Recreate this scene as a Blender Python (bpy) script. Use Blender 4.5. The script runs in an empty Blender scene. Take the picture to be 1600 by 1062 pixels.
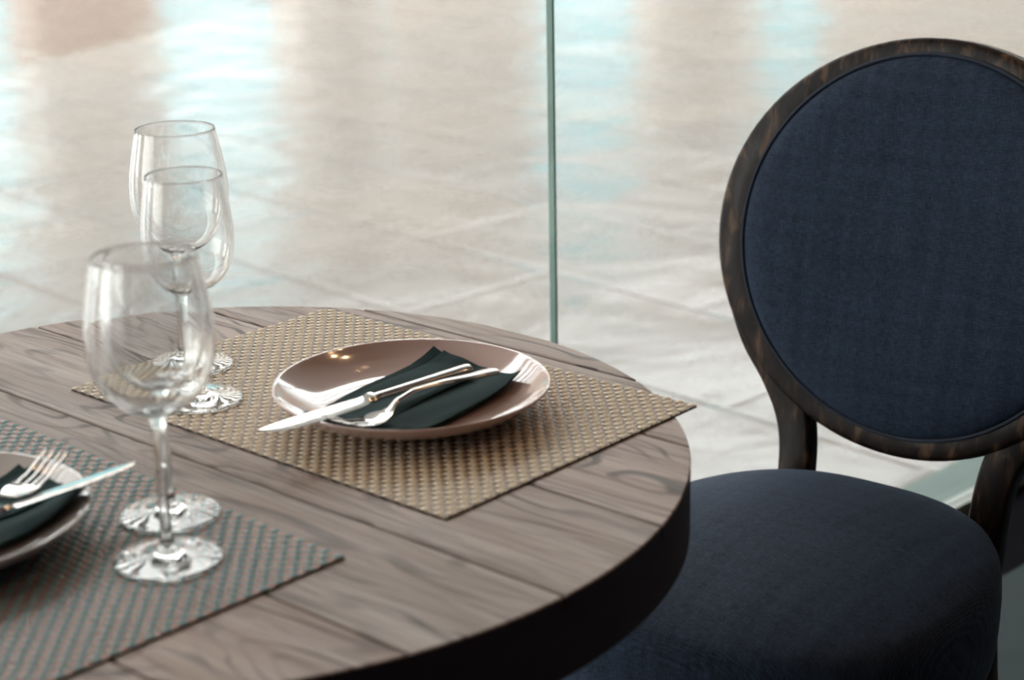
import bpy, math, random
from mathutils import Vector, Matrix
random.seed(7)
S = bpy.context.scene
COL = S.collection
PI = math.pi

# ------------------------------------------------------------------ camera
cam_d = bpy.data.cameras.new('camera'); cam = bpy.data.objects.new('camera', cam_d); COL.objects.link(cam)
cam_d.sensor_width = 36; cam_d.lens = 65.45; cam_d.clip_start = 0.05; cam_d.clip_end = 200
R_ = Vector((0.9998, -0.0060, -0.0186)).normalized(); F_ = Vector((0, 0.9516, -0.3074)).normalized(); U_ = R_.cross(F_)
cam.matrix_world = Matrix(((R_.x, U_.x, -F_.x, 0), (R_.y, U_.y, -F_.y, 0), (R_.z, U_.z, -F_.z, 1.2819), (0, 0, 0, 1)))
cam_d.dof.use_dof = True; cam_d.dof.focus_distance = 1.80; cam_d.dof.aperture_fstop = 5.2; cam_d.dof.aperture_blades = 7
S.camera = cam

# ------------------------------------------------------------------ view, world
S.view_settings.view_transform = 'Standard'; S.view_settings.look = 'None'
S.view_settings.gamma = 1; S.view_settings.use_curve_mapping = False
S.view_settings.exposure = 0.36
cy = S.cycles
cy.use_denoising = True
cy.max_bounces = 32; cy.transmission_bounces = 32; cy.transparent_max_bounces = 24; cy.glossy_bounces = 6; cy.diffuse_bounces = 4
cy.sample_clamp_indirect = 6; cy.blur_glossy = 0.5

W = bpy.data.worlds.new('world'); S.world = W; W.use_nodes = True
nt = W.node_tree; nt.nodes.clear()
wo = nt.nodes.new('ShaderNodeOutputWorld'); bg = nt.nodes.new('ShaderNodeBackground')
tc = nt.nodes.new('ShaderNodeTexCoord'); sp = nt.nodes.new('ShaderNodeSeparateXYZ'); cr = nt.nodes.new('ShaderNodeValToRGB')
nt.links.new(tc.outputs['Generated'], sp.inputs[0]); nt.links.new(sp.outputs['Z'], cr.inputs[0])
e = cr.color_ramp.elements
e[0].position = 0.0; e[0].color = (0.035, 0.105, 0.115, 1)
e[1].position = 0.9; e[1].color = (1.0, 0.965, 0.93, 1)
n = e.new(0.20); n.color = (0.07, 0.14, 0.15, 1)
n = e.new(0.34); n.color = (0.95, 0.96, 0.95, 1)
# the open sky is brighter and whiter to the left of the hall
mr = nt.nodes.new('ShaderNodeMapRange'); nt.links.new(sp.outputs['X'], mr.inputs[0])
mr.inputs[1].default_value = -.62; mr.inputs[2].default_value = -.45; mr.inputs[3].default_value = 1; mr.inputs[4].default_value = 0
wm = nt.nodes.new('ShaderNodeMix'); wm.data_type = 'RGBA'; nt.links.new(mr.outputs[0], wm.inputs[0]); nt.links.new(cr.outputs[0], wm.inputs[6]); wm.inputs[7].default_value = (.66, .66, .64, 1)
nt.links.new(wm.outputs[2], bg.inputs[0]); bg.inputs[1].default_value = 7.6
nt.links.new(bg.outputs[0], wo.inputs[0])

# ------------------------------------------------------------------ material helpers
class NT:
    def __init__(s, name):
        s.m = bpy.data.materials.new(name); s.m.use_nodes = True; s.t = s.m.node_tree
        s.b = s.t.nodes['Principled BSDF']; s.out = s.t.nodes['Material Output']
    def n(s, ty, **k):
        x = s.t.nodes.new('ShaderNode' + ty)
        for a, v in k.items(): setattr(x, a, v)
        return x
    def l(s, a, b): s.t.links.new(a, b)
    def val(s, sock, v):
        if hasattr(v, 'node') or isinstance(v, bpy.types.NodeSocket): s.l(v, sock)
        else: sock.default_value = v
    def coord(s, scale=(1, 1, 1), rot=(0, 0, 0), loc=(0, 0, 0), kind='Object'):
        t = s.n('TexCoord'); m = s.n('Mapping'); s.l(t.outputs[kind], m.inputs[0])
        m.inputs['Scale'].default_value = scale; m.inputs['Rotation'].default_value = rot; m.inputs['Location'].default_value = loc
        return m.outputs[0]
    def noise(s, vec, scale=5, detail=3, rough=.5, dist=0):
        x = s.n('TexNoise'); s.l(vec, x.inputs['Vector']); x.inputs['Scale'].default_value = scale
        x.inputs['Detail'].default_value = detail; x.inputs['Roughness'].default_value = rough; x.inputs['Distortion'].default_value = dist
        return x.outputs['Fac']
    def math(s, op, a, b=0.0, c=0.0):
        x = s.n('Math', operation=op); s.val(x.inputs[0], a); s.val(x.inputs[1], b)
        if op in ('MULTIPLY_ADD', 'COMPARE'): s.val(x.inputs[2], c)
        return x.outputs[0]
    def ramp(s, fac, pts):
        x = s.n('ValToRGB'); s.l(fac, x.inputs[0]); el = x.color_ramp.elements
        while len(el) < len(pts): el.new(.5)
        for q, (p, c) in zip(el, pts):
            q.position = p; q.color = (c if isinstance(c, tuple) else (c, c, c)) + (1,)
        return x.outputs[0]
    def mix(s, fac, a, b, mode='MIX'):
        x = s.n('Mix', data_type='RGBA', blend_type=mode); s.val(x.inputs[0], fac)
        for i, v in ((6, a), (7, b)):
            if isinstance(v, tuple): x.inputs[i].default_value = v + (1,)
            else: s.l(v, x.inputs[i])
        return x.outputs[2]
    def bump(s, h, strength=.3, dist=.001):
        x = s.n('Bump'); s.l(h, x.inputs['Height']); x.inputs['Strength'].default_value = strength; x.inputs['Distance'].default_value = dist
        s.l(x.outputs[0], s.b.inputs['Normal'])
    def p(s, **k):
        for a, v in k.items():
            a = a.replace('_', ' ')
            if isinstance(v, tuple) and len(v) == 3: v = v + (1,)
            s.val(s.b.inputs[a], v)
        return s

def plain(name, col, rough=.5, metal=0, noise=.12, scale=40, **k):
    m = NT(name); f = m.noise(m.coord(), scale, 4)
    c = m.ramp(f, [(.3, tuple(x * (1 - noise) for x in col)), (.7, tuple(min(1, x * (1 + noise)) for x in col))])
    m.p(Base_Color=c, Roughness=rough, Metallic=metal, **k); m.bump(f, .06, .0005)
    return m.m

# oak planks of the table top
def oak():
    m = NT('weathered_oak')
    at = m.n('Attribute', attribute_name='plank'); idv = at.outputs['Fac']
    co = m.coord(); sx = m.n('SeparateXYZ'); m.l(co, sx.inputs[0])
    X = m.math('ADD', sx.outputs[0], m.math('MULTIPLY', idv, 7.3)); Y = sx.outputs[1]
    def vec(a, b):
        c = m.n('CombineXYZ'); m.l(m.math('MULTIPLY', X, a), c.inputs[0]); m.l(m.math('MULTIPLY', Y, b), c.inputs[1]); m.l(m.math('MULTIPLY', idv, 31), c.inputs[2]); return c.outputs[0]
    A = m.noise(vec(3.2, 13), 1, 2, .5, .5)
    ring = m.math('SINE', m.math('ADD', m.math('MULTIPLY', A, 62), m.math('MULTIPLY', Y, 190)))
    A2 = m.noise(vec(5, 40), 1, 3)
    ringd = m.ramp(ring, [(.50, 0.0), (.93, 1.0)])
    ringd = m.math('MULTIPLY', ringd, m.ramp(A2, [(.40, .15), (.62, 1.0)]))
    pores = m.ramp(m.noise(vec(11, 300), 1, 4, .65), [(.49, 0.0), (.63, 1.0)])
    poremask = m.math('MULTIPLY', pores, m.ramp(m.noise(vec(3, 30), 1, 2), [(.35, .35), (.6, 1.0)]))
    tone = m.noise(vec(1.5, 22), 1, 3)
    base = m.ramp(tone, [(.3, (.31, .225, .195)), (.5, (.43, .335, .30)), (.72, (.55, .45, .41))])
    wn = m.n('TexWhiteNoise', noise_dimensions='1D'); m.l(m.math('MULTIPLY', idv, 5.17), wn.inputs['W'])
    base = m.mix(m.math('MULTIPLY', wn.outputs['Value'], .35), base, (.235, .215, .195))
    c = m.mix(m.math('MULTIPLY', ringd, .9), base, (.07, .048, .044))
    c = m.mix(m.math('MULTIPLY', poremask, .72), c, (.10, .072, .060))
    m.p(Base_Color=c, Roughness=m.ramp(m.noise(vec(6, 60), 1, 3), [(.3, .42), (.7, .6)]))
    m.b.inputs['Specular IOR Level'].default_value = .32
    m.bump(m.math('MULTIPLY', m.math('ADD', ringd, poremask), -1), .28, .0006)
    return m.m
M_OAK = oak()
M_SEAM = plain('groove_filler', (.13, .065, .04), .6)
M_EDGE = plain('dark_table_edge', (.045, .026, .036), .55, scale=30)  # sides of the top, much darker than the planks
M_IRON = plain('cast_iron', (.03, .03, .032), .45, .6)

def weave_mat(name, cols, rough, bump=.3):
    m = NT(name); f = m.noise(m.coord(), 260, 3); g = m.noise(m.coord(), 14, 2)
    c = m.mix(f, cols[0], cols[1]); c = m.mix(m.math('MULTIPLY', g, .25), c, cols[2])
    m.p(Base_Color=c, Roughness=rough); m.bump(f, .15, .0003); return m.m
M_CREAM = weave_mat('cream_vinyl_strand', ((.72, .60, .45), (.88, .77, .60), (.62, .48, .34)), .48)
M_TAN = weave_mat('tan_vinyl_strand', ((.20, .13, .08), (.28, .185, .12), (.15, .11, .08)), .42)
M_TEAL = weave_mat('grey_teal_vinyl_strand', ((.16, .27, .285), (.27, .39, .41), (.12, .19, .20)), .5)
M_RUST = weave_mat('rust_brown_vinyl_strand', ((.32, .135, .095), (.48, .22, .155), (.20, .10, .075)), .42)
M_MATBACK = plain('placemat_backing', (.02, .014, .018), .7)

def fabric(name, c0, c1, rib):
    m = NT(name)
    co = m.coord(kind='UV')
    sx = m.n('SeparateXYZ'); m.l(co, sx.inputs[0])
    def v(a, b):
        c = m.n('CombineXYZ'); m.l(m.math('MULTIPLY', sx.outputs[0], a), c.inputs[0]); m.l(m.math('MULTIPLY', sx.outputs[1], b), c.inputs[1]); return c.outputs[0]
    warp = m.noise(v(950, 110), 1, 2, .6); weft = m.noise(v(110, 900), 1, 2, .6)
    slub = m.noise(v(60, 7), 1, 3, .55); slub2 = m.noise(v(8, 90), 1, 3)
    f = m.math('ADD', m.math('MULTIPLY', warp, .45), m.math('MULTIPLY', weft, .55))
    f = m.math('ADD', m.math('MULTIPLY', f, .72), m.math('ADD', m.math('MULTIPLY', slub, .17), m.math('MULTIPLY', slub2, .13)))
    ribs = m.math('SINE', m.math('MULTIPLY', sx.outputs[0], 2 * PI * 560))
    ribs2 = m.math('SINE', m.math('MULTIPLY', sx.outputs[1], 2 * PI * 560))
    h = m.math('ADD', f, m.math('ADD', m.math('MULTIPLY', ribs, .05 * rib), m.math('MULTIPLY', ribs2, .02 * rib)))
    c = m.ramp(h, [(.38, c0), (.66, c1)])
    m.p(Base_Color=c, Roughness=.85)
    m.b.inputs['Sheen Weight'].default_value = .12; m.b.inputs['Sheen Roughness'].default_value = .4; m.b.inputs['Sheen Tint'].default_value = (.45, .62, .9, 1)
    m.b.inputs['Specular IOR Level'].default_value = .25
    m.bump(h, .5, .0007)
    return m.m
M_FABRIC = fabric('navy_linen', (.005, .010, .022), (.042, .068, .118), 1.0)
M_PIPING = plain('navy_piping', (.020, .030, .052), .8)

def chairwood():
    m = NT('dark_distressed_wood')
    f = m.noise(m.coord((9, 9, 2.2)), 7, 4, .6, .4); g = m.noise(m.coord((80, 80, 9)), 1, 3)
    c = m.ramp(f, [(.36, (.006, .0045, .005)), (.52, (.020, .012, .010)), (.67, (.15, .085, .048))])
    c = m.mix(m.math('MULTIPLY', g, .5), c, (.014, .009, .008))
    m.p(Base_Color=c, Roughness=m.ramp(g, [(.3, .26), (.7, .46)])); m.bump(g, .12, .0006)
    m.b.inputs['Specular IOR Level'].default_value = .16
    return m.m
M_CWOOD = chairwood()

def glaze(name, a, b):
    m = NT(name); f = m.noise(m.coord(), 9, 3); g = m.noise(m.coord(), 160, 2)
    c = m.mix(f, a, b)
    m.p(Base_Color=c, Roughness=.12); m.b.inputs['Coat Weight'].default_value = .9; m.b.inputs['Coat Roughness'].default_value = .04
    m.bump(g, .02, .0003); return m.m
M_PLATE = glaze('blush_glaze', (.52, .36, .33), (.60, .43, .39))
M_PLATE2 = glaze('reflection_grey_glaze', (.50, .44, .42), (.58, .52, .50))  # paler than the blush plate: reflected light put into the glaze colour

def steel():
    m = NT('polished_steel'); f = m.noise(m.coord((40, 400, 40)), 1, 2)
    m.p(Base_Color=(.80, .78, .77), Metallic=1.0, Roughness=m.ramp(f, [(.3, .10), (.7, .20)])); return m.m
M_STEEL = steel()

def napkin_m():
    m = NT('bottle_green_paper_cloth'); f = m.noise(m.coord(), 900, 2); g = m.noise(m.coord(), 30, 3)
    c = m.mix(g, (.005, .020, .023), (.009, .030, .033))
    m.p(Base_Color=c, Roughness=.8); m.b.inputs['Sheen Weight'].default_value = .06; m.b.inputs['Specular IOR Level'].default_value = .2; m.b.inputs['Sheen Tint'].default_value = (.3, .9, .9, 1); m.bump(f, .3, .0004); return m.m
M_NAP = napkin_m()

def glass_m():
    m = NT('clear_glass')
    f = m.noise(m.coord(), 20, 1)
    m.p(Base_Color=m.ramp(f, [(0, (.985, .995, .995)), (1, (1.0, 1.0, 1.0))]), Roughness=0.0, IOR=1.5)
    m.b.inputs['Transmission Weight'].default_value = 1.0
    return m.m
M_GLASS = glass_m()

def pane_m():
    m = NT('partition_glass')
    lw = m.n('LayerWeight'); fr = m.math('MULTIPLY_ADD', m.math('POWER', lw.outputs['Facing'], 5.0), .955, .045)   # Schlick reflectance, the same from both sides
    tr = m.n('BsdfTransparent'); gl = m.n('BsdfGlossy'); mx = m.n('MixShader')
    f = m.noise(m.coord(), 2, 2)
    m.l(m.ramp(f, [(.2, (.975, .99, .985)), (.8, (.985, .995, .99))]), tr.inputs[0])
    gl.inputs['Roughness'].default_value = .02
    m.l(fr, mx.inputs[0]); m.l(tr.outputs[0], mx.inputs[1]); m.l(gl.outputs[0], mx.inputs[2]); m.l(mx.outputs[0], m.out.inputs[0])
    return m.m
M_PANE = pane_m()
def pane_edge():
    m = NT('glass_cut_edge'); f = m.noise(m.coord((1, 1, 3)), 1.6, 3)
    m.p(Base_Color=m.ramp(f, [(.35, (.10, .20, .175)), (.6, (.27, .40, .36))]), Roughness=.25); return m.m
M_PEDGE = pane_edge()

# ------------------------------------------------------------------ mesh helpers
def mesh(name, verts, faces, mats=None, parent=None, smooth=True, fm=None, uv=None, loc=(0, 0, 0), rotz=0, sub=0, auto=None):
    me = bpy.data.meshes.new(name); me.from_pydata([tuple(v) for v in verts], [], faces); me.update()
    for m in (mats if isinstance(mats, (list, tuple)) else [mats]):
        me.materials.append(m)
    if fm: me.polygons.foreach_set('material_index', fm)
    me.polygons.foreach_set('use_smooth', [smooth] * len(me.polygons))
    if uv:
        L = me.uv_layers.new(name='UVMap')
        for lp in me.loops: L.data[lp.index].uv = uv[lp.vertex_index]
    o = bpy.data.objects.new(name, me); COL.objects.link(o); o.location = loc; o.rotation_euler = (0, 0, rotz)
    if parent: o.parent = parent
    if sub:
        s = o.modifiers.new('s', 'SUBSURF'); s.levels = s.render_levels = sub
    if auto:
        me.set_sharp_from_angle(angle=auto)
    return o
def empty(name, loc, rz=0):
    o = bpy.data.objects.new(name, None); COL.objects.link(o); o.location = loc; o.rotation_euler = (0, 0, rz); o.empty_display_size = .05; return o
def tag(o, label=None, cat=None, group=None, kind=None):
    if label: o['label'] = label
    if cat: o['category'] = cat
    if group: o['group'] = group
    if kind: o['kind'] = kind
    return o
class MB:
    def __init__(s): s.v = []; s.f = []; s.m = []; s.uv = []
    def add(s, v, f, m=0):
        k = len(s.v); s.v += [tuple(x) for x in v]; s.f += [tuple(i + k for i in q) for q in f]; s.m += [m] * len(f)
    def box(s, a, b, m=0):
        x0, y0, z0 = a; x1, y1, z1 = b
        s.add([(x0, y0, z0), (x1, y0, z0), (x1, y1, z0), (x0, y1, z0), (x0, y0, z1), (x1, y0, z1), (x1, y1, z1), (x0, y1, z1)],
              [(0, 3, 2, 1), (4, 5, 6, 7), (0, 1, 5, 4), (1, 2, 6, 5), (2, 3, 7, 6), (3, 0, 4, 7)], m)
    def sweep(s, pts, secs, closed=False, caps=True, m=0):
        # pts: list of (pos, xaxis, yaxis); secs: list of [(x,y)...] same length
        n = len(secs[0]); V = []; Fc = []
        for (p, xa, ya), sec in zip(pts, secs):
            V += [p + xa * x + ya * y for x, y in sec]
        N = len(pts)
        for i in range(N if closed else N - 1):
            a = i * n; b = ((i + 1) % N) * n
            for j in range(n):
                k = (j + 1) % n; Fc.append((a + j, a + k, b + k, b + j))
        if caps and not closed:
            Fc.append(tuple(range(n - 1, -1, -1))); Fc.append(tuple((N - 1) * n + j for j in range(n)))
        s.add(V, Fc, m)
    def obj(s, name, mats, parent=None, **k): return mesh(name, s.v, s.f, mats, parent, fm=s.m, **k)
def rrect(w, h, r, k=4):
    out = []
    for cx, cy_, a0 in ((w / 2 - r, h / 2 - r, 0), (-w / 2 + r, h / 2 - r, 90), (-w / 2 + r, -h / 2 + r, 180), (w / 2 - r, -h / 2 + r, 270)):
        for i in range(k + 1):
            a = math.radians(a0 + 90 * i / k); out.append((cx + r * math.cos(a), cy_ + r * math.sin(a)))
    return out
def ell(a, b, n=12): return [(a * math.cos(2 * PI * i / n), b * math.sin(2 * PI * i / n)) for i in range(n)]
def smoothpath(P, per=6):
    # Catmull-Rom through tuples of any length
    out = []; n = len(P)
    for i in range(n - 1):
        p0 = P[max(i - 1, 0)]; p1 = P[i]; p2 = P[i + 1]; p3 = P[min(i + 2, n - 1)]
        for j in range(per):
            t = j / per
            out.append(tuple(.5 * (2 * b + (c - a) * t + (2 * a - 5 * b + 4 * c - d) * t * t + (3 * b - a - 3 * c + d) * t ** 3) for a, b, c, d in zip(p0, p1, p2, p3)))
    out.append(tuple(P[-1])); return out
def lathe(prof, n=64, flip=False):
    V = []; Fc = []; idx = []
    for r, z in prof:
        if r < 1e-6: idx.append([len(V)]); V.append((0, 0, z))
        else:
            idx.append(list(range(len(V), len(V) + n))); V += [(r * math.cos(2 * PI * i / n), r * math.sin(2 * PI * i / n), z) for i in range(n)]
    for a, b in zip(idx, idx[1:]):
        for i in range(n):
            j = (i + 1) % n
            if len(a) == 1 and len(b) == 1: continue
            if len(a) == 1: q = (a[0], b[j], b[i])
            elif len(b) == 1: q = (a[i], a[j], b[0])
            else: q = (a[i], a[j], b[j], b[i])
            Fc.append(q[::-1] if flip else q)
    return V, Fc

TZ = 0.75
GA = math.radians(44); E1 = Vector((math.cos(GA), math.sin(GA), 0)); M1 = Vector((-math.sin(GA), math.cos(GA), 0)); G0 = Vector((0.0543, 2.281, 0))
# room frame: local x runs along the partition, local y points outwards through it
def room_obj(mb, name, mats, kind='structure', **k):
    o = mb.obj(name, mats, None, loc=G0, rotz=GA, smooth=False, **k); o['kind'] = kind; return o

# ------------------------------------------------------------------ setting
def stone():
    m = NT('stone_paving')
    co = m.coord(); sx = m.n('SeparateXYZ'); m.l(co, sx.inputs[0])
    wv = m.noise(co, .9, 2)
    TX, TY = .96, .48
    # slab rows run along local -x/+y grid; joints slightly wavering
    x = m.math('DIVIDE', m.math('ADD', sx.outputs[1], -2.06), TX); y = m.math('DIVIDE', m.math('ADD', sx.outputs[0], .33), TY)
    fy = m.math('FLOOR', y); xs = m.math('ADD', x, m.math('MULTIPLY', m.math('MODULO', fy, 2.0), .5)); fx = m.math('FLOOR', xs)
    rx = m.math('SUBTRACT', xs, fx); ry = m.math('SUBTRACT', y, fy)
    dx = m.math('MULTIPLY', m.math('MINIMUM', rx, m.math('SUBTRACT', 1.0, rx)), TX)
    dy = m.math('MULTIPLY', m.math('MINIMUM', ry, m.math('SUBTRACT', 1.0, ry)), TY)
    d = m.math('MINIMUM', dx, dy); joint = m.ramp(d, [(.004, 1.0), (.016, 0.0)])
    cid = m.n('CombineXYZ'); m.l(fx, cid.inputs[0]); m.l(fy, cid.inputs[1]); wn = m.n('TexWhiteNoise', noise_dimensions='3D'); m.l(cid.outputs[0], wn.inputs['Vector'])
    tone = m.ramp(wn.outputs['Value'], [(0, (.30, .262, .235)), (.35, (.325, .30, .277)), (.7, (.29, .272, .257)), (1, (.345, .31, .275))])
    n1 = m.noise(co, 1.6, 4, .6, .5); n2 = m.noise(co, 5.5, 4, .6, .8)
    c = m.mix(m.ramp(n1, [(.40, 0.0), (.66, .55)]), tone, (.25, .262, .258))
    c = m.mix(m.ramp(n2, [(.48, 0.0), (.70, .40)]), c, (.36, .325, .285))
    c = m.mix(m.math('MULTIPLY', joint, .7), c, (.17, .145, .135))
    # brown timber flooring beyond the paving
    edge = m.math('ADD', sx.outputs[1], m.math('MULTIPLY', sx.outputs[0], -.375))
    zone = m.math('GREATER_THAN', edge, ZONE_Y)
    br = m.mix(m.noise(m.coord((1, 8, 1)), 3, 3), (.07, .048, .040), (.12, .085, .070))
    c = m.mix(zone, m.mix(1.0, c, (.47, .475, .485), "MULTIPLY"), br)
    m.p(Base_Color=c, Roughness=m.ramp(n2, [(.3, .22), (.7, .34)]))
    m.b.inputs['Specular IOR Level'].default_value = .3; m.b.inputs['Coat Weight'].default_value = .4; m.b.inputs['Coat Roughness'].default_value = .17
    h = m.math('ADD', m.math('MULTIPLY', m.noise(co, 2.6, 1, .4, .8), 1.5), m.math('ADD', m.math('MULTIPLY', n1, 2.4), m.math('MULTIPLY', joint, -.25)))
    bp = m.n('Bump'); m.l(h, bp.inputs['Height']); bp.inputs['Strength'].default_value = 1; bp.inputs['Distance'].default_value = .0055
    m.l(bp.outputs[0], m.b.inputs['Normal']); m.l(bp.outputs[0], m.b.inputs['Coat Normal'])
    return m.m
ZONE_Y = 4.606
M_STONE = stone()
M_INFLOOR = plain('slate_floor', (.026, .046, .052), .7, scale=8, Specular_IOR_Level=.2)
M_TEALSTRIP = plain('sea_green_strip', (.095, .165, .155), .5, scale=6)
M_DARKSTRIP = plain('near_black_band', (.005, .005, .008), .9, Specular_IOR_Level=.03)
M_ALU = plain('aluminium', (.34, .38, .37), .45, .3, scale=60)
M_WALL = plain('slate_blue_plaster', (.12, .13, .19), .8, scale=5)
M_WALLOUT = plain('sand_plaster', (.42, .35, .30), .8, scale=3)
M_WHITE = plain('added_slab_white', (.78, .76, .73), .8, scale=3)
M_CEIL = plain('dark_ceiling', (.06, .06, .085), .8, scale=5)
M_BEAM = plain('steel_beam', (.22, .20, .19), .5, scale=8)

b = MB(); b.box((-14, .125, -.12), (16, 14, 0)); room_obj(b, 'floor', M_STONE)
b = MB(); b.box((-4, -5, -.12), (6, -.20, 0)); room_obj(b, 'floor', M_INFLOOR)
b = MB(); b.box((-4, .015, -.12), (6, .125, .0)); room_obj(b, 'trim_2', M_TEALSTRIP)  # flat sea-green strip along the outer side of the glass
b = MB(); b.box((-4, -.20, -.12), (6, -.022, .0)); room_obj(b, 'trim_3', M_DARKSTRIP)  # near-black band along the inner side of the glass
b = MB(); b.box((-4, -.022, -.12), (6, -.009, .022)); b.box((-4, .0025, -.12), (6, .015, .016)); b.box((-4, -.009, -.12), (6, .0025, -.004)); room_obj(b, 'trim_1', M_ALU)
b = MB(); b.box((-4, -5.1, -.12), (6, -5, 3.0)); room_obj(b, 'wall_back', M_WALL)
b = MB(); b.box((-4.1, -5.1, -.12), (-4, .0, 3.0)); room_obj(b, 'wall_left', M_WALL)
b = MB(); b.box((6, -5.1, -.12), (6.1, .0, 3.0)); room_obj(b, 'wall_right', M_WALL)
b = MB(); b.box((-4.1, -5.1, 3.0), (6.1, .05, 3.15)); room_obj(b, 'ceiling', M_CEIL)
b = MB(); b.box((-14, .05, 4.95), (16, 4.3, 5.2)); room_obj(b, 'ceiling', M_WHITE)  # added unseen slab, shaped to cut high sky light and lengthen the plate's shadow
# far walls of the hall beyond, with tall openings to the daylight
def pierwall(x0, x1, axis, at, doors, h, name):
    b = MB(); prev = x0
    def bx(a, c, z0, z1):
        if axis == 'x': b.box((a, at, z0), (c, at + .4, z1))
        else: b.box((at, a, z0), (at + .4, c, z1))
    for a, c, z0, z1 in doors:
        bx(prev, a, -.12, h)
        if z0 > 0: bx(a, c, -.12, z0)
        bx(a, c, z1, h); prev = c
    bx(prev, x1, -.12, h); room_obj(b, name, M_WALLOUT)
pierwall(-14, 13, 'x', 10.5, [(-9, -6, 0, 2.9), (-4, -1.6, 0, 2.9), (.4, 2.1, 0, 2.9), (3.9, 5.35, .0, 2.7), (6.4, 7.75, 0, 3.0), (8.15, 8.32, 0, 3.0), (8.62, 9.0, 0, 3.4), (10.5, 12.2, 0, 3.1)], 4.95, 'wall_far')
pierwall(.6, 10.5, 'y', 13, [(1.5, 2.6, 0, 2.9), (3.6, 5.2, 0, 2.9), (9.2, 10.2, 0, 3.0)], 4.95, 'wall_side')
for k, yy in enumerate((5.3, 6.3, 7.3, 8.3, 9.3)):
    b = MB(); b.box((-12, yy, 4.6), (13, yy + .09, 4.90)); room_obj(b, 'trim_%d' % (4 + k), M_BEAM)

# glass panes of the partition
def pane(x0, x1, name):
    b = MB(); b.box((x0, -.005, .002), (x1, .005, 2.98))
    o = room_obj(b, name, [M_PANE, M_PEDGE])
    for p in o.data.polygons:
        if abs(p.normal.y) < .5: p.material_index = 1
pane(-3.9, -.0018, 'window_1'); pane(.0018, 1.9, 'window_2'); pane(1.9036, 3.8, 'window_3')

# ------------------------------------------------------------------ table
TC = Vector((-.2604, 1.3732, 0)); TR = .3981; TA = math.radians(-42.03)
table = tag(empty('round_table', TC, TA), 'round dining table of grey-brown oak planks with a thick dark edge', 'table')
def tabletop():
    b = MB(); seams = [-.41, -.3785, -.2508, -.1285, -.0055, .1235, .2605, .3590, .41]; ids = []
    g = .0012; bev = .0011
    for k in range(len(seams) - 1):
        y0 = max(seams[k] + g, -TR + .0008); y1 = min(seams[k + 1] - g, TR - .0008)
        N = 40; lo = []; hi = []
        ys = [y0 + (y1 - y0) * (1 - math.cos(PI * i / N)) / 2 for i in range(N + 1)]
        ring = [(math.sqrt(TR * TR - y * y), y) for y in ys] + [(-math.sqrt(TR * TR - y * y), y) for y in reversed(ys)]
        cxm = 0; cym = (y0 + y1) / 2
        def inset(d):
            out = []
            for x, y in ring:
                yy = min(max(y, y0 + d), y1 - d); xx = math.copysign(max(abs(x) - d, 0), x); out.append((xx, yy))
            return out
        L0 = [(x, y, TZ - .018) for x, y in ring]; L1 = [(x, y, TZ - bev) for x, y in ring]; L2 = [(x, y, TZ) for x, y in inset(bev)]
        n_ = len(ring); V = L0 + L1 + L2; Fc = []
        for a in (0, n_):
            for j in range(n_): q = (j + 1) % n_; Fc.append((a + j, a + q, a + n_ + q, a + n_ + j))
        s0 = len(b.f); b.add(V, Fc + [tuple(2 * n_ + j for j in range(n_))], 0)
        for q in range(s0, len(b.f)): ids.append(k)
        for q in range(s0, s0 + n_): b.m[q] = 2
    # recessed filler between planks
    v, f = lathe([(TR - .0012, TZ - .020), (TR - .0012, TZ - .0016), (0, TZ - .0016)], 160); s0 = len(b.f); b.add(v, f, 1); ids += [0] * (len(b.f) - s0)
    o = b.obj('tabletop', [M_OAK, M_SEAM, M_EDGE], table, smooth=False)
    at = o.data.attributes.new('plank', 'FLOAT', 'FACE'); at.data.foreach_set('value', [float(i) * .37 + .11 for i in ids])
    return o
tabletop()
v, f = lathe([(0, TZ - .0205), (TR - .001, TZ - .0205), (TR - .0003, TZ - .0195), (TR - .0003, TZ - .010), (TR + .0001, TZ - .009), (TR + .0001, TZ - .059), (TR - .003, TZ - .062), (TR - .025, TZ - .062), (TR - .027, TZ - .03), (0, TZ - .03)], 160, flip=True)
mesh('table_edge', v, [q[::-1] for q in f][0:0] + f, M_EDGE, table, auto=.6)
v, f = lathe([(.0, TZ - .035), (.13, TZ - .035), (.13, TZ - .045), (.045, TZ - .06), (.038, .62), (.034, .3), (.040, .08), (.06, .05), (.22, .022), (.25, .012), (.25, 0), (0, 0)], 64, flip=True)
mesh('pedestal', v, f, M_IRON, table, auto=.6)

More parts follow.
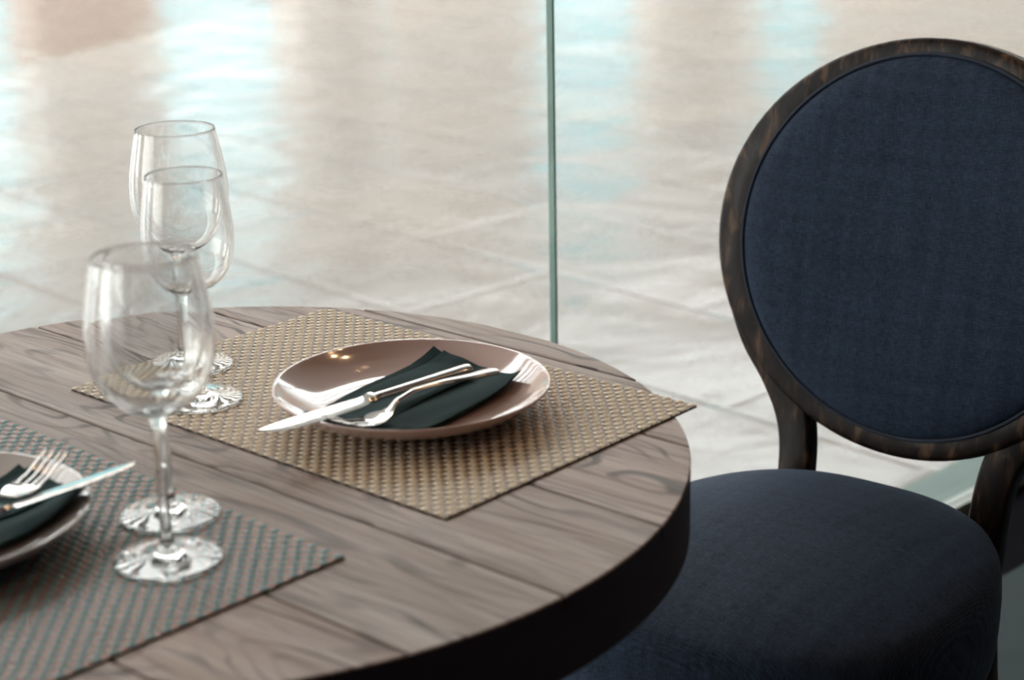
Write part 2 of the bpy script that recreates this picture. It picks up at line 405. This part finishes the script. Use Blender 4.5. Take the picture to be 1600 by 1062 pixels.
# ------------------------------------------------------------------ placemats: a real plain weave
def placemat(name, c0, ang, nx, ny, q, ma, mb_, label, wy):
    L = nx * q; Wd = ny * q; V = []; Fc = []; Mi = []
    A = .00075; base = .0013
    def strip(along, k, up_phase, wid, amp, crown, mi, lift):
        n = (nx if along == 'x' else ny); m_ = (ny if along == 'x' else nx)
        c = (k - m_ / 2 + .5) * q; st = 6; cols = 5; s0 = len(V)
        T = n * st
        for i in range(T + 1):
            t = i / st; pos = (t - n / 2) * q
            # crossing centres at t = j+.5
            ph = math.cos(PI * (t - .5)) * (1 if k % 2 == up_phase else -1)
            w = wid * (1 + .10 * ph)
            for j in range(cols):
                s = (j / (cols - 1) - .5) * 2
                zz = base + amp * ph + crown * (1 - s * s) + lift
                x, y = pos, c + s * w * q / 2
                V.append((x, y, zz) if along == 'x' else (y, x, zz))
        for i in range(T):
            for j in range(cols - 1):
                a = s0 + i * cols + j; qd = (a, a + cols, a + cols + 1, a + 1)
                Fc.append(qd if along == 'y' else qd[::-1]); Mi.append(mi)
    for k in range(ny): strip('x', k, 0, .99, A * 1.15, .0008, 0, .0002)
    for k in range(nx): strip('y', k, 1, wy, A * .75, .0003, 1, 0)
    # note: both sets are opposite in phase so that they pass over and under
    b = MB(); b.v = V; b.f = Fc; b.m = Mi
    b.box((-L / 2, -Wd / 2, 0), (L / 2, Wd / 2, .0006), 2)
    o = b.obj(name, [ma, mb_, M_MATBACK], None, loc=c0, rotz=ang)
    return tag(o, label, 'placemat')
MA = math.radians(-41.9)
placemat('placemat', (-.1155, 1.4918, TZ), MA, 68, 46, .0066, M_CREAM, M_TAN, 'cream and tan woven vinyl placemat whose corner overhangs the table edge by the chair', .84)
ex = Vector((math.cos(math.radians(-43.2)), math.sin(math.radians(-43.2)), 0)); ey = Vector((-ex.y, ex.x, 0))
c2 = Vector((-.1172, 1.1672, TZ)) - ex * .2244 - ey * .1518
placemat('placemat', c2, math.radians(-43.2), 68, 46, .0066, M_TEAL, M_RUST, 'grey-teal and rust-brown woven placemat under the two nearest wine glasses', .99)

# ------------------------------------------------------------------ plates
MZ = TZ + .0027
def plate_h(r):
    P = [(0, .0065), (.062, .0070), (.078, .0088), (.092, .0138), (.104, .0200), (.112, .0252), (.2, .08)]
    for (a, h0), (b_, h1) in zip(P, P[1:]):
        if r <= b_:
            t = (r - a) / (b_ - a); return h0 + (h1 - h0) * t
    return .03
def plate(c, m, label):
    pr = smoothpath([(0, .0065), (.03, .0065), (.062, .0070), (.078, .0088), (.092, .0138), (.104, .0200), (.1125, .0256)], 5)
    pr2 = smoothpath([(.1138, .0262), (.1148, .0254), (.1135, .0232), (.104, .0150), (.092, .0090), (.078, .0042), (.066, .0028)], 5)
    prof = pr + pr2 + [(.064, 0), (.060, 0), (.058, .0028), (0, .0030)]
    v, f = lathe(prof, 128, flip=True)
    o = mesh('dinner_plate', v, f, m, None, loc=(c[0], c[1], MZ)); tag(o, label, 'plate'); return o
PC1 = (-.0835, 1.452); PC2 = (-.412, 1.198)
plate(PC1, M_PLATE, 'blush pink glazed plate in the middle of the cream placemat')
plate(PC2, M_PLATE2, 'glazed plate, its pale grey a painted-in reflection, on the grey-teal placemat, cut off by the photo edge')

# ------------------------------------------------------------------ napkins
def napkin(Tt, Rr, B, Lf, pc, label, lift=.0):
    V = []; Fc = []
    Tt, Rr, B, Lf = [Vector(x).to_3d() for x in (Tt, Rr, B, Lf)]
    NI, NJ = 40, 26
    sheets = [(0, 1, 0, 1, 0), (.02, .99, .03, .80, 1), (.05, .97, .30, 1.0, 2), (.0, .93, .12, .62, 3)]
    def pos(s, t, k):
        # s along the long axis (0 at the top end), t across
        p = (Tt * (1 - t) + Rr * t) * (1 - s) + (Lf * (1 - t) + B * t) * s
        p += (Tt - Rr).normalized() * (.011 * math.sin(PI * min(1, s)) * (1 - t))
        r = math.hypot(p.x - pc[0], p.y - pc[1])
        z = plate_h(r) + .0012 + .0013 * k
        z += .0022 * math.sin(t * 7.0 + s * 2.2 + k * .8) ** 2 * (1 - .5 * s)
        z += .0050 * max(0, (t - .55) / .45) ** 2 * (1 - s) ** 1.5 + .003 * max(0, (.3 - t) / .3) ** 2 * (1 - s)
        return Vector((p.x, p.y, MZ + z))
    for s0, s1, t0, t1, k in sheets:
        base = len(V); top = []; bot = []
        for i in range(NI + 1):
            for j in range(NJ + 1):
                s = s0 + (s1 - s0) * i / NI; t = t0 + (t1 - t0) * j / NJ
                wob = .006 * math.sin(s * 5 + k); p = pos(s, t + wob, k)
                e_ = min(1, min(i, NI - i, j, NJ - j) / 1.5)
                top.append(p + Vector((0, 0, .0004 + .0005 * e_))); bot.append(p - Vector((0, 0, .0002)))
        V += top + bot; n_ = len(top); w = NJ + 1
        for i in range(NI):
            for j in range(NJ):
                a = base + i * w + j; Fc.append((a, a + w, a + w + 1, a + 1)); a += n_; Fc.append((a, a + 1, a + w + 1, a + w))
        rim = [i * w for i in range(NI)] + [NI * w + j for j in range(NJ)] + [i * w + NJ for i in range(NI, 0, -1)] + [j for j in range(NJ, 0, -1)]
        for a, c in zip(rim, rim[1:] + rim[:1]): Fc.append((base + a, base + n_ + a, base + n_ + c, base + c))
    o = mesh('napkin', V, Fc, M_NAP, None, auto=.7); tag(o, label, 'napkin'); return o
napkin((-.0687, 1.553), (.0075, 1.4835), (-.085, 1.350), (-.168, 1.402), PC1, 'folded dark green napkin under the knife and fork on the blush plate')
napkin((-.368, 1.290), (-.300, 1.2235), (-.408, 1.10), (-.475, 1.160), PC2, 'folded dark green napkin under the knife and fork on the pale grey plate')

# ------------------------------------------------------------------ cutlery (local x from handle end to tip)
def place(root, a, b_, roll=0):
    a = Vector(a); b_ = Vector(b_); x = (b_ - a).normalized(); y = Vector((0, 0, 1)).cross(x).normalized(); z = x.cross(y)
    M = Matrix(((x.x, y.x, z.x, a.x), (x.y, y.y, z.y, a.y), (x.z, y.z, z.z, a.z), (0, 0, 0, 1)))
    root.matrix_world = M @ Matrix.Rotation(roll, 4, 'X')
AX = Vector((1, 0, 0)); AY = Vector((0, 1, 0)); AZ = Vector((0, 0, 1))
def knife(L, a, b_, label, roll=0, flip=1):
    r = tag(empty('table_knife', (0, 0, 0)), label, 'knife')
    hl = L * .49
    P = smoothpath([(0, .0028, .0020), (.0012, .0050, .0030), (.006, .0060, .0036), (.04, .0054, .0034), (.08, .0046, .0032), (hl - .008, .0042, .0032), (hl, .0050, .0032)], 6)
    m = MB(); m.sweep([(Vector((x, 0, 0)), AY, AZ) for x, w, h in P], [ell(w, h, 16) for x, w, h in P]); m.obj('handle', M_STEEL, r, auto=.9)
    P = smoothpath([(hl, .0050, 0, .0030), (hl + .004, .0056, 0, .0030), (hl + .009, .0048, .0004, .0022), (hl + .013, .0066, -.0008, .0011), (hl + .03, .0078, -.0014, .0009), (L * .80, .0084, -.0014, .0008), (L * .92, .0072, -.0004, .0007), (L * .975, .0045, .0012, .0006), (L, .0008, .0038, .0004)], 6)
    m = MB()
    def bsec(w, t): return [(-w, -t * .12), (-w * .6, -t * .8), (0, -t), (w * .8, -t), (w, -t * .6), (w, t * .6), (w * .8, t), (0, t), (-w * .6, t * .8), (-w, t * .12)]
    m.sweep([(Vector((x, c * flip, 0)), AY * flip, AZ) for x, w, c, h in P], [bsec(w, h) if flip == 1 else bsec(w, h) for x, w, c, h in P]); m.obj('blade', M_STEEL, r, auto=.5)
    place(r, a, b_, roll); return r
def fork(L, a, b_, label, sag=.012, roll=0):
    r = tag(empty('table_fork', (0, 0, 0)), label, 'fork')
    def z(s):  # profile above the chord, s in 0..1
        P = [(0, 0), (.12, .001), (.35, .004), (.5, .0042), (.60, .0005), (.68, -sag * .75), (.76, -sag), (.85, -sag * .75), (.93, -sag * .25), (1, .002)]
        for (p, q), (p1, q1) in zip(P, P[1:]):
            if s <= p1:
                t = (s - p) / (p1 - p); t = t * t * (3 - 2 * t) * .6 + t * .4; return q + (q1 - q) * t
        return P[-1][1]
    P = smoothpath([(0, .0030, .0014), (.006, .0062, .0022), (.04, .0074, .0024), (.15, .0060, .0022), (.35, .0036, .0020), (.52, .0027, .0021), (.62, .0034, .0018), (.665, .0060, .0014)], 7)
    m = MB(); m.sweep([(Vector((s * L, 0, z(s))), AY, AZ) for s, w, h in P], [ell(w, h, 14) for s, w, h in P]); m.obj('handle', M_STEEL, r, auto=.9)
    # head: shoulder plate, then four tines
    m = MB(); hw = .0118
    P = smoothpath([(.655, .0052), (.685, .0085), (.715, .0110), (.745, hw), (.785, hw)], 4)
    def csec(w, t=.0009, n_=8):
        up = []; dn = []
        for i in range(n_ + 1):
            y = w * (2 * i / n_ - 1); zc = .0016 * (y / hw) ** 2
            up.append((y, zc + t)); dn.append((y, zc - t))
        return up[::-1] + dn
    m.sweep([(Vector((s * L, 0, z(s))), AY, AZ) for s, w in P], [csec(w) for s, w in P])
    for k in range(4):
        yc = (k - 1.5) * .0062; zc = .0016 * (yc / hw) ** 2
        T = [(.775, 1.0), (.80, .80), (.84, .72), (.90, .66), (.95, .55), (.985, .38), (1.0, .12)]
        T = smoothpath(T, 3)
        m.sweep([(Vector((s * L, yc, z(s) + zc)), AY, AZ) for s, w in T], [ell(.0026 * w, .0011 * max(w, .5), 8) for s, w in T])
    m.obj('tines', M_STEEL, r, auto=.9); place(r, a, b_, roll); return r
# blush plate: knife across the left, fork beside it
knife(.234, (-.0364, 1.5040, TZ + .0222), (-.1914, 1.3290, TZ + .0328), 'steel table knife lying on the blush plate, its tip past the rim', roll=math.radians(-8), flip=-1)
fork(.172, (-.0139, 1.4692, TZ + .0309), (-.1440, 1.3560, TZ + .0298), 'steel fork lying on the green napkin of the blush plate')
dk = Vector((.0788, .0666, .006)).normalized(); kt = Vector((-.2729, 1.2568, TZ + .0385))
knife(.215, kt - dk * .215, kt, 'steel table knife lying on the pale grey plate, pointing at the wine glasses', roll=math.radians(-11), flip=1)
dk = Vector((.0291, .0581, .0075)).normalized(); kt = Vector((-.3287, 1.2571, TZ + .047))
fork(.172, kt - dk * .172, kt, 'steel fork on the pale grey plate, tines resting above the knife', sag=.009)

# ------------------------------------------------------------------ wine glasses
def wine_glass(kind, loc, label, rz=0):
    if kind == 'large':
        H, fr = .215, .0372
        bowl = [(.0078, .1050), (.0150, .1085), (.0270, .1165), (.0360, .1280), (.0412, .1430), (.0427, .1580), (.0418, .1750), (.0385, .1950), (.0343, .2150)]
        inn_b = .1108
    else:
        H, fr = .195, .0368
        bowl = [(.0072, .0950), (.0140, .0985), (.0245, .1055), (.0325, .1160), (.0368, .1290), (.0380, .1420), (.0373, .1570), (.0350, .1750), (.0317, .1950)]
        inn_b = .1008
    r = tag(empty('wine_glass', loc, rz), label, 'wine glass', None)
    zb = bowl[0][1]
    foot = smoothpath([(fr - .0012, 0), (fr - .0003, .0004), (fr, .0011), (fr - .0004, .0018), (fr - .0015, .0022), (.028, .0029), (.016, .0045), (.0088, .0076), (.0052, .0140)], 4)
    stem = smoothpath([(.0052, .0140), (.0042, .0230), (.0037, .040), (.0036, .065), (.0039, zb - .020), (.0050, zb - .008), (bowl[0][0], zb)], 6)
    out = smoothpath(bowl, 6)
    inn = []
    for i, (x, z) in enumerate(out):
        q0 = out[max(i - 1, 0)]; q1 = out[min(i + 1, len(out) - 1)]; tx, tz = q1[0] - q0[0], q1[1] - q0[1]; l = math.hypot(tx, tz)
        th = .00085 + .0016 * max(0, 1 - (x - .008) / .016) ** 2 if z < bowl[4][1] else .00085
        if x > .0120: inn.append((x - th * tz / l, z + th * tx / l))
    z0 = inn[0][1]; inn = [(0, inn_b), (.004, inn_b + .0001), (.008, (inn_b + z0) / 2 + .0001)] + inn
    inn = inn[::-1]
    rim = [(bowl[-1][0] - .0001, H + .0003), (bowl[-1][0] - .00045, H + .0005), (bowl[-1][0] - .0008, H + .0003)]
    v, f = lathe([(0, .0004), (.014, .0004), (.028, .0003), (fr - .004, .0001)] + foot, 72, flip=False); mesh('foot', v, f, M_GLASS, r, auto=.7)
    v, f = lathe(stem, 72); mesh('stem', v, f, M_GLASS, r)
    v, f = lathe(out + rim + inn, 72); mesh('bowl', v, f, M_GLASS, r)
    return r
wine_glass('large', (-.2375, 1.1650, MZ), 'tall clear wine glass nearest the camera, on the grey-teal placemat')
wine_glass('small', (-.2500, 1.2440, MZ), 'smaller clear wine glass directly behind the nearest one, on the grey-teal placemat')
wine_glass('small', (-.2660, 1.4900, MZ), 'smaller clear wine glass on the cream placemat, its rim below the far glass')
wine_glass('large', (-.2870, 1.5830, MZ), 'tall clear wine glass farthest back, at the edge of the cream placemat')

# ------------------------------------------------------------------ chair
CO = Vector((.4117, 1.9286, 0)); YAW = .6841; TILT = .1754; SV = .46
# chair local frame: x to the photo's right along the back, -y towards the sitter's front, z up; origin on the floor under the back
chair = tag(empty('dining_chair', CO, -YAW), 'oval-back dining chair in navy linen with a dark distressed wood frame', 'chair')
def bk(u, v, w=0.0):   # point on the reclined back: u across, v up from seat level, w towards the front
    return Vector((u, v * math.sin(TILT) - w * math.cos(TILT), SV + v * math.cos(TILT) + w * math.sin(TILT)))
BV = Vector((0, math.sin(TILT), math.cos(TILT))); BW = Vector((0, -math.cos(TILT), math.sin(TILT))); BU = Vector((1, 0, 0))
OC = (.0, .2865)
def curve_w(u): return .34 * u * u - .008  # the back is slightly hollow: its sides come forward
# oval frame
m = MB(); N = 96; pts = []; secs = []
for i in range(N):
    a = 2 * PI * i / N; ca, sa = math.cos(a), math.sin(a)
    ao, bo, ai, bi = .2465, .2290 + (.006 if sa < 0 else 0) * abs(sa), .2060, .2010
    po = Vector((ao * ca, bo * sa)); pi_ = Vector((ai * ca, bi * sa)); c = (po + pi_) / 2; wd = (po - pi_).length
    rad = (BU * (po - pi_).x + BV * (po - pi_).y).normalized()
    pts.append((bk(OC[0] + c.x, OC[1] + c.y, -.012 + curve_w(c.x)), rad, BW)); secs.append(rrect(wd, .034, .007, 3))
m.sweep(pts, secs, closed=True); m.f = [q[::-1] for q in m.f]
m.obj('back_frame', M_CWOOD, chair)
# padded oval
def pad(a, b_, thick, w0, name, parent, mat):
    V = []; Fc = []; uv = []; RN = 22; AN = 96
    V.append(bk(OC[0] + .002, OC[1], w0 + thick)); uv.append((0, 0))
    for i in range(1, RN + 1):
        k = math.sin(i / RN * PI / 2) if i < RN else 1
        h = thick * (1 - k ** 6) ** .5 if k < 1 else 0
        h = thick * (max(0, 1 - k ** 5)) ** .45
        for j in range(AN):
            t = 2 * PI * j / AN; x = a * k * math.cos(t); y = b_ * k * math.sin(t)
            V.append(bk(OC[0] + .002 + x, OC[1] + y, w0 + h + curve_w(x) + .004 * (1 - k * k))); uv.append((x, y))
    base = len(V)
    for j in range(AN):
        t = 2 * PI * j / AN; x = a * .985 * math.cos(t); y = b_ * .985 * math.sin(t); V.append(bk(OC[0] + .002 + x, OC[1] + y, w0 - .012 + curve_w(x))); uv.append((x, y))
    for j in range(AN): Fc.append((0, 1 + j, 1 + (j + 1) % AN))
    for i in range(RN):
        for j in range(AN):
            q = (j + 1) % AN; p = 1 + i * AN; Fc.append((p + j, p + AN + j, p + AN + q, p + q))
    return mesh(name, V, Fc, mat, parent, uv=uv)
pad(.2115, .2095, .017, .004, 'backrest', chair, M_FABRIC)
m = MB(); pts = []; secs = []
for i in range(N):
    a = 2 * PI * i / N; c = Vector((.2135 * math.cos(a), .2115 * math.sin(a))); rad = (BU * math.cos(a) + BV * math.sin(a)).normalized()
    pts.append((bk(OC[0] + .002 + c.x, OC[1] + c.y, .0065 + curve_w(c.x)), rad, BW)); secs.append(ell(.0022, .0022, 8))
m.sweep(pts, secs, closed=True); m.f = [q[::-1] for q in m.f]; m.obj('piping', M_PIPING, chair)
# rear face of the padded oval
V = [bk(OC[0], OC[1], -.030)]; Fc = []; uv = [(0, 0)]
for i in range(1, 7):
    k = i / 6
    for j in range(64):
        t = 2 * PI * j / 64; x = .208 * k * math.cos(t); y = .203 * k * math.sin(t); V.append(bk(OC[0] + x, OC[1] + y, -.020 - .010 * (1 - k ** 4) + curve_w(x))); uv.append((x, y))
Fc += [(0, 1 + (j + 1) % 64, 1 + j) for j in range(64)]
for i in range(5):
    for j in range(64):
        p = 1 + i * 64; q = (j + 1) % 64; Fc.append((p + j, p + q, p + 64 + q, p + 64 + j))
mesh('back_panel', V, Fc, M_FABRIC, chair, uv=uv)
# stiles from seat level into the oval
for s in (-1, 1):
    P = smoothpath([(.120, -.06, .046), (.120, .0, .046), (.1235, .045, .047), (.134, .082, .050), (.156, .120, .052), (.186, .158, .050), (.212, .205, .040), (.2265, .255, .030)], 6)
    m = MB(); pts = []; secs = []
    for i, (u, v_, wd) in enumerate(P):
        a = P[max(i - 1, 0)]; c = P[min(i + 1, len(P) - 1)]; t = Vector((c[0] - a[0], c[1] - a[1])).normalized()
        nx = Vector((t.y, -t.x)); pts.append((bk(s * u, v_, -.013 + curve_w(u)), (BU * nx.x * s + BV * nx.y), BW)); secs.append(rrect(wd * .88, .025, .005, 3))
    m.sweep(pts, secs)
    if s == 1: m.f = [q[::-1] for q in m.f]
    m.obj('stile', M_CWOOD, chair, auto=.8)
# rear legs
for s in (-1, 1):
    P = smoothpath([(.120, .0025, .402, .0405), (.1205, .0, .36, .0405), (.126, .010, .25, .039), (.134, .050, .12, .034), (.142, .092, .0, .028)], 6)
    m = MB(); m.sweep([(Vector((s * x, y, z)), BU, AY) for x, y, z, w in P][::-1], [rrect(w, w * .64, .005, 3) for x, y, z, w in P][::-1]); m.obj('leg', M_CWOOD, chair, auto=.8)
# seat cushion
def seat_outline(t):  # t angle; returns x,y (y negative = front)
    c, s_ = math.cos(t), math.sin(t)
    n_ = 2.7; k = (abs(c) ** n_ + abs(s_) ** n_) ** (-1 / n_); x, y = k * c, k * s_   # superellipse
    yy = -.215 + y * .235; hw = .223 - .028 * max(0, (y + 1) / 2) ** 1.2
    if y > .0: hw -= .012 * y * y
    return x * hw, yy
def seat():
    V = [Vector((0, -.215, .516))]; uv = [(0, -.215)]; Fc = []; AN = 96
    rings = [(k / 14, 0.516 - .036 * (k / 14) ** 2.2 - .010 * (k / 14) ** 8) for k in range(1, 14)]
    rings += [(.965, .4735), (.99, .463), (1.002, .450), (1.008, .430), (1.006, .405), (1.000, .380), (.988, .364), (.965, .356), (.90, .354)]
    for k, z in rings:
        for j in range(AN):
            x, y = seat_outline(2 * PI * j / AN); x0, y0 = 0, -.215
            px, py = x0 + (x - x0) * k, y0 + (y - y0) * k
            V.append(Vector((px, py, z))); uv.append((px + (0 if k < 1 else 0), py - max(0, .45 - z)))
    V.append(Vector((0, -.215, .354))); uv.append((0, 0)); last = len(V) - 1
    for j in range(AN): Fc.append((0, 1 + j, 1 + (j + 1) % AN))
    for i in range(len(rings) - 1):
        for j in range(AN):
            q = (j + 1) % AN; p = 1 + i * AN; Fc.append((p + j, p + AN + j, p + AN + q, p + q))
    p = 1 + (len(rings) - 1) * AN
    for j in range(AN): Fc.append((p + j, last, p + (j + 1) % AN))
    return mesh('seat', V, Fc, M_FABRIC, chair, uv=uv)
seat()
V = []; Fc = []; AN = 96
for k, z in ((.90, .353), (.935, .351), (.94, .312), (.92, .305), (.83, .305), (.83, .352)):
    for j in range(AN):
        x, y = seat_outline(2 * PI * j / AN); V.append(Vector((x * k, -.215 + (y + .215) * k, z)))
for i in range(5):
    for j in range(AN):
        q = (j + 1) % AN; p = i * AN; Fc.append((p + j, p + AN + j, p + AN + q, p + q))
mesh('seat_frame', V, Fc, M_CWOOD, chair, auto=.8)
for s in (-1, 1):
    prof = [(.0, .352, 0), (.020, .352, 0), (.022, .338, 0), (.018, .325, 0), (.023, .315, 0), (.0225, .29, 0), (.017, .10, 0), (.013, .03, 0), (.016, .02, 0), (.012, 0, 0), (0, 0, 0)]
    v, f = lathe([(a, c) for a, c, _ in prof], 28, flip=True)
    mesh('leg', [Vector((x + s * .175, y - .365, z)) for x, y, z in v], f, M_CWOOD, chair, auto=.7)

# ------------------------------------------------------------------ recessed ceiling lamps of the dining room
def lamp_emit():
    m = NT('warm_lamp_lens'); em = m.n('Emission'); em.inputs[0].default_value = (1.0, .62, .32, 1); em.inputs[1].default_value = 130; m.l(em.outputs[0], m.out.inputs[0]); return m.m
M_LAMP = lamp_emit()
for lx, ly, where in ((-1.1, -.30, 'to the left of the round table, close to the glass'), (.62, -.28, 'between table and chair, closest to the glass partition'), (.80, -.42, 'directly over the back of the navy chair'), (2.4, -.30, 'far to the right of the chair, close to the glass'),
                      (-1.1, -1.9, 'behind the camera on its left'), (.8, -1.9, 'behind the camera, middle of the inner row'), (2.4, -1.9, 'behind the camera on its right')):
    p = G0 + E1 * lx + M1 * ly
    r = tag(empty('ceiling_downlight', (p.x, p.y, 3.0)), 'warm recessed downlight ' + where, 'ceiling light', 'recessed downlights')
    v, f = lathe([(.055, 0), (.055, -.008), (.042, -.010), (.038, -.002), (.038, 0)], 32); mesh('trim_ring', v, f, M_ALU, r)
    v, f = lathe([(.037, -.004), (0, -.005)], 32); mesh('lens', v, f, M_LAMP, r)
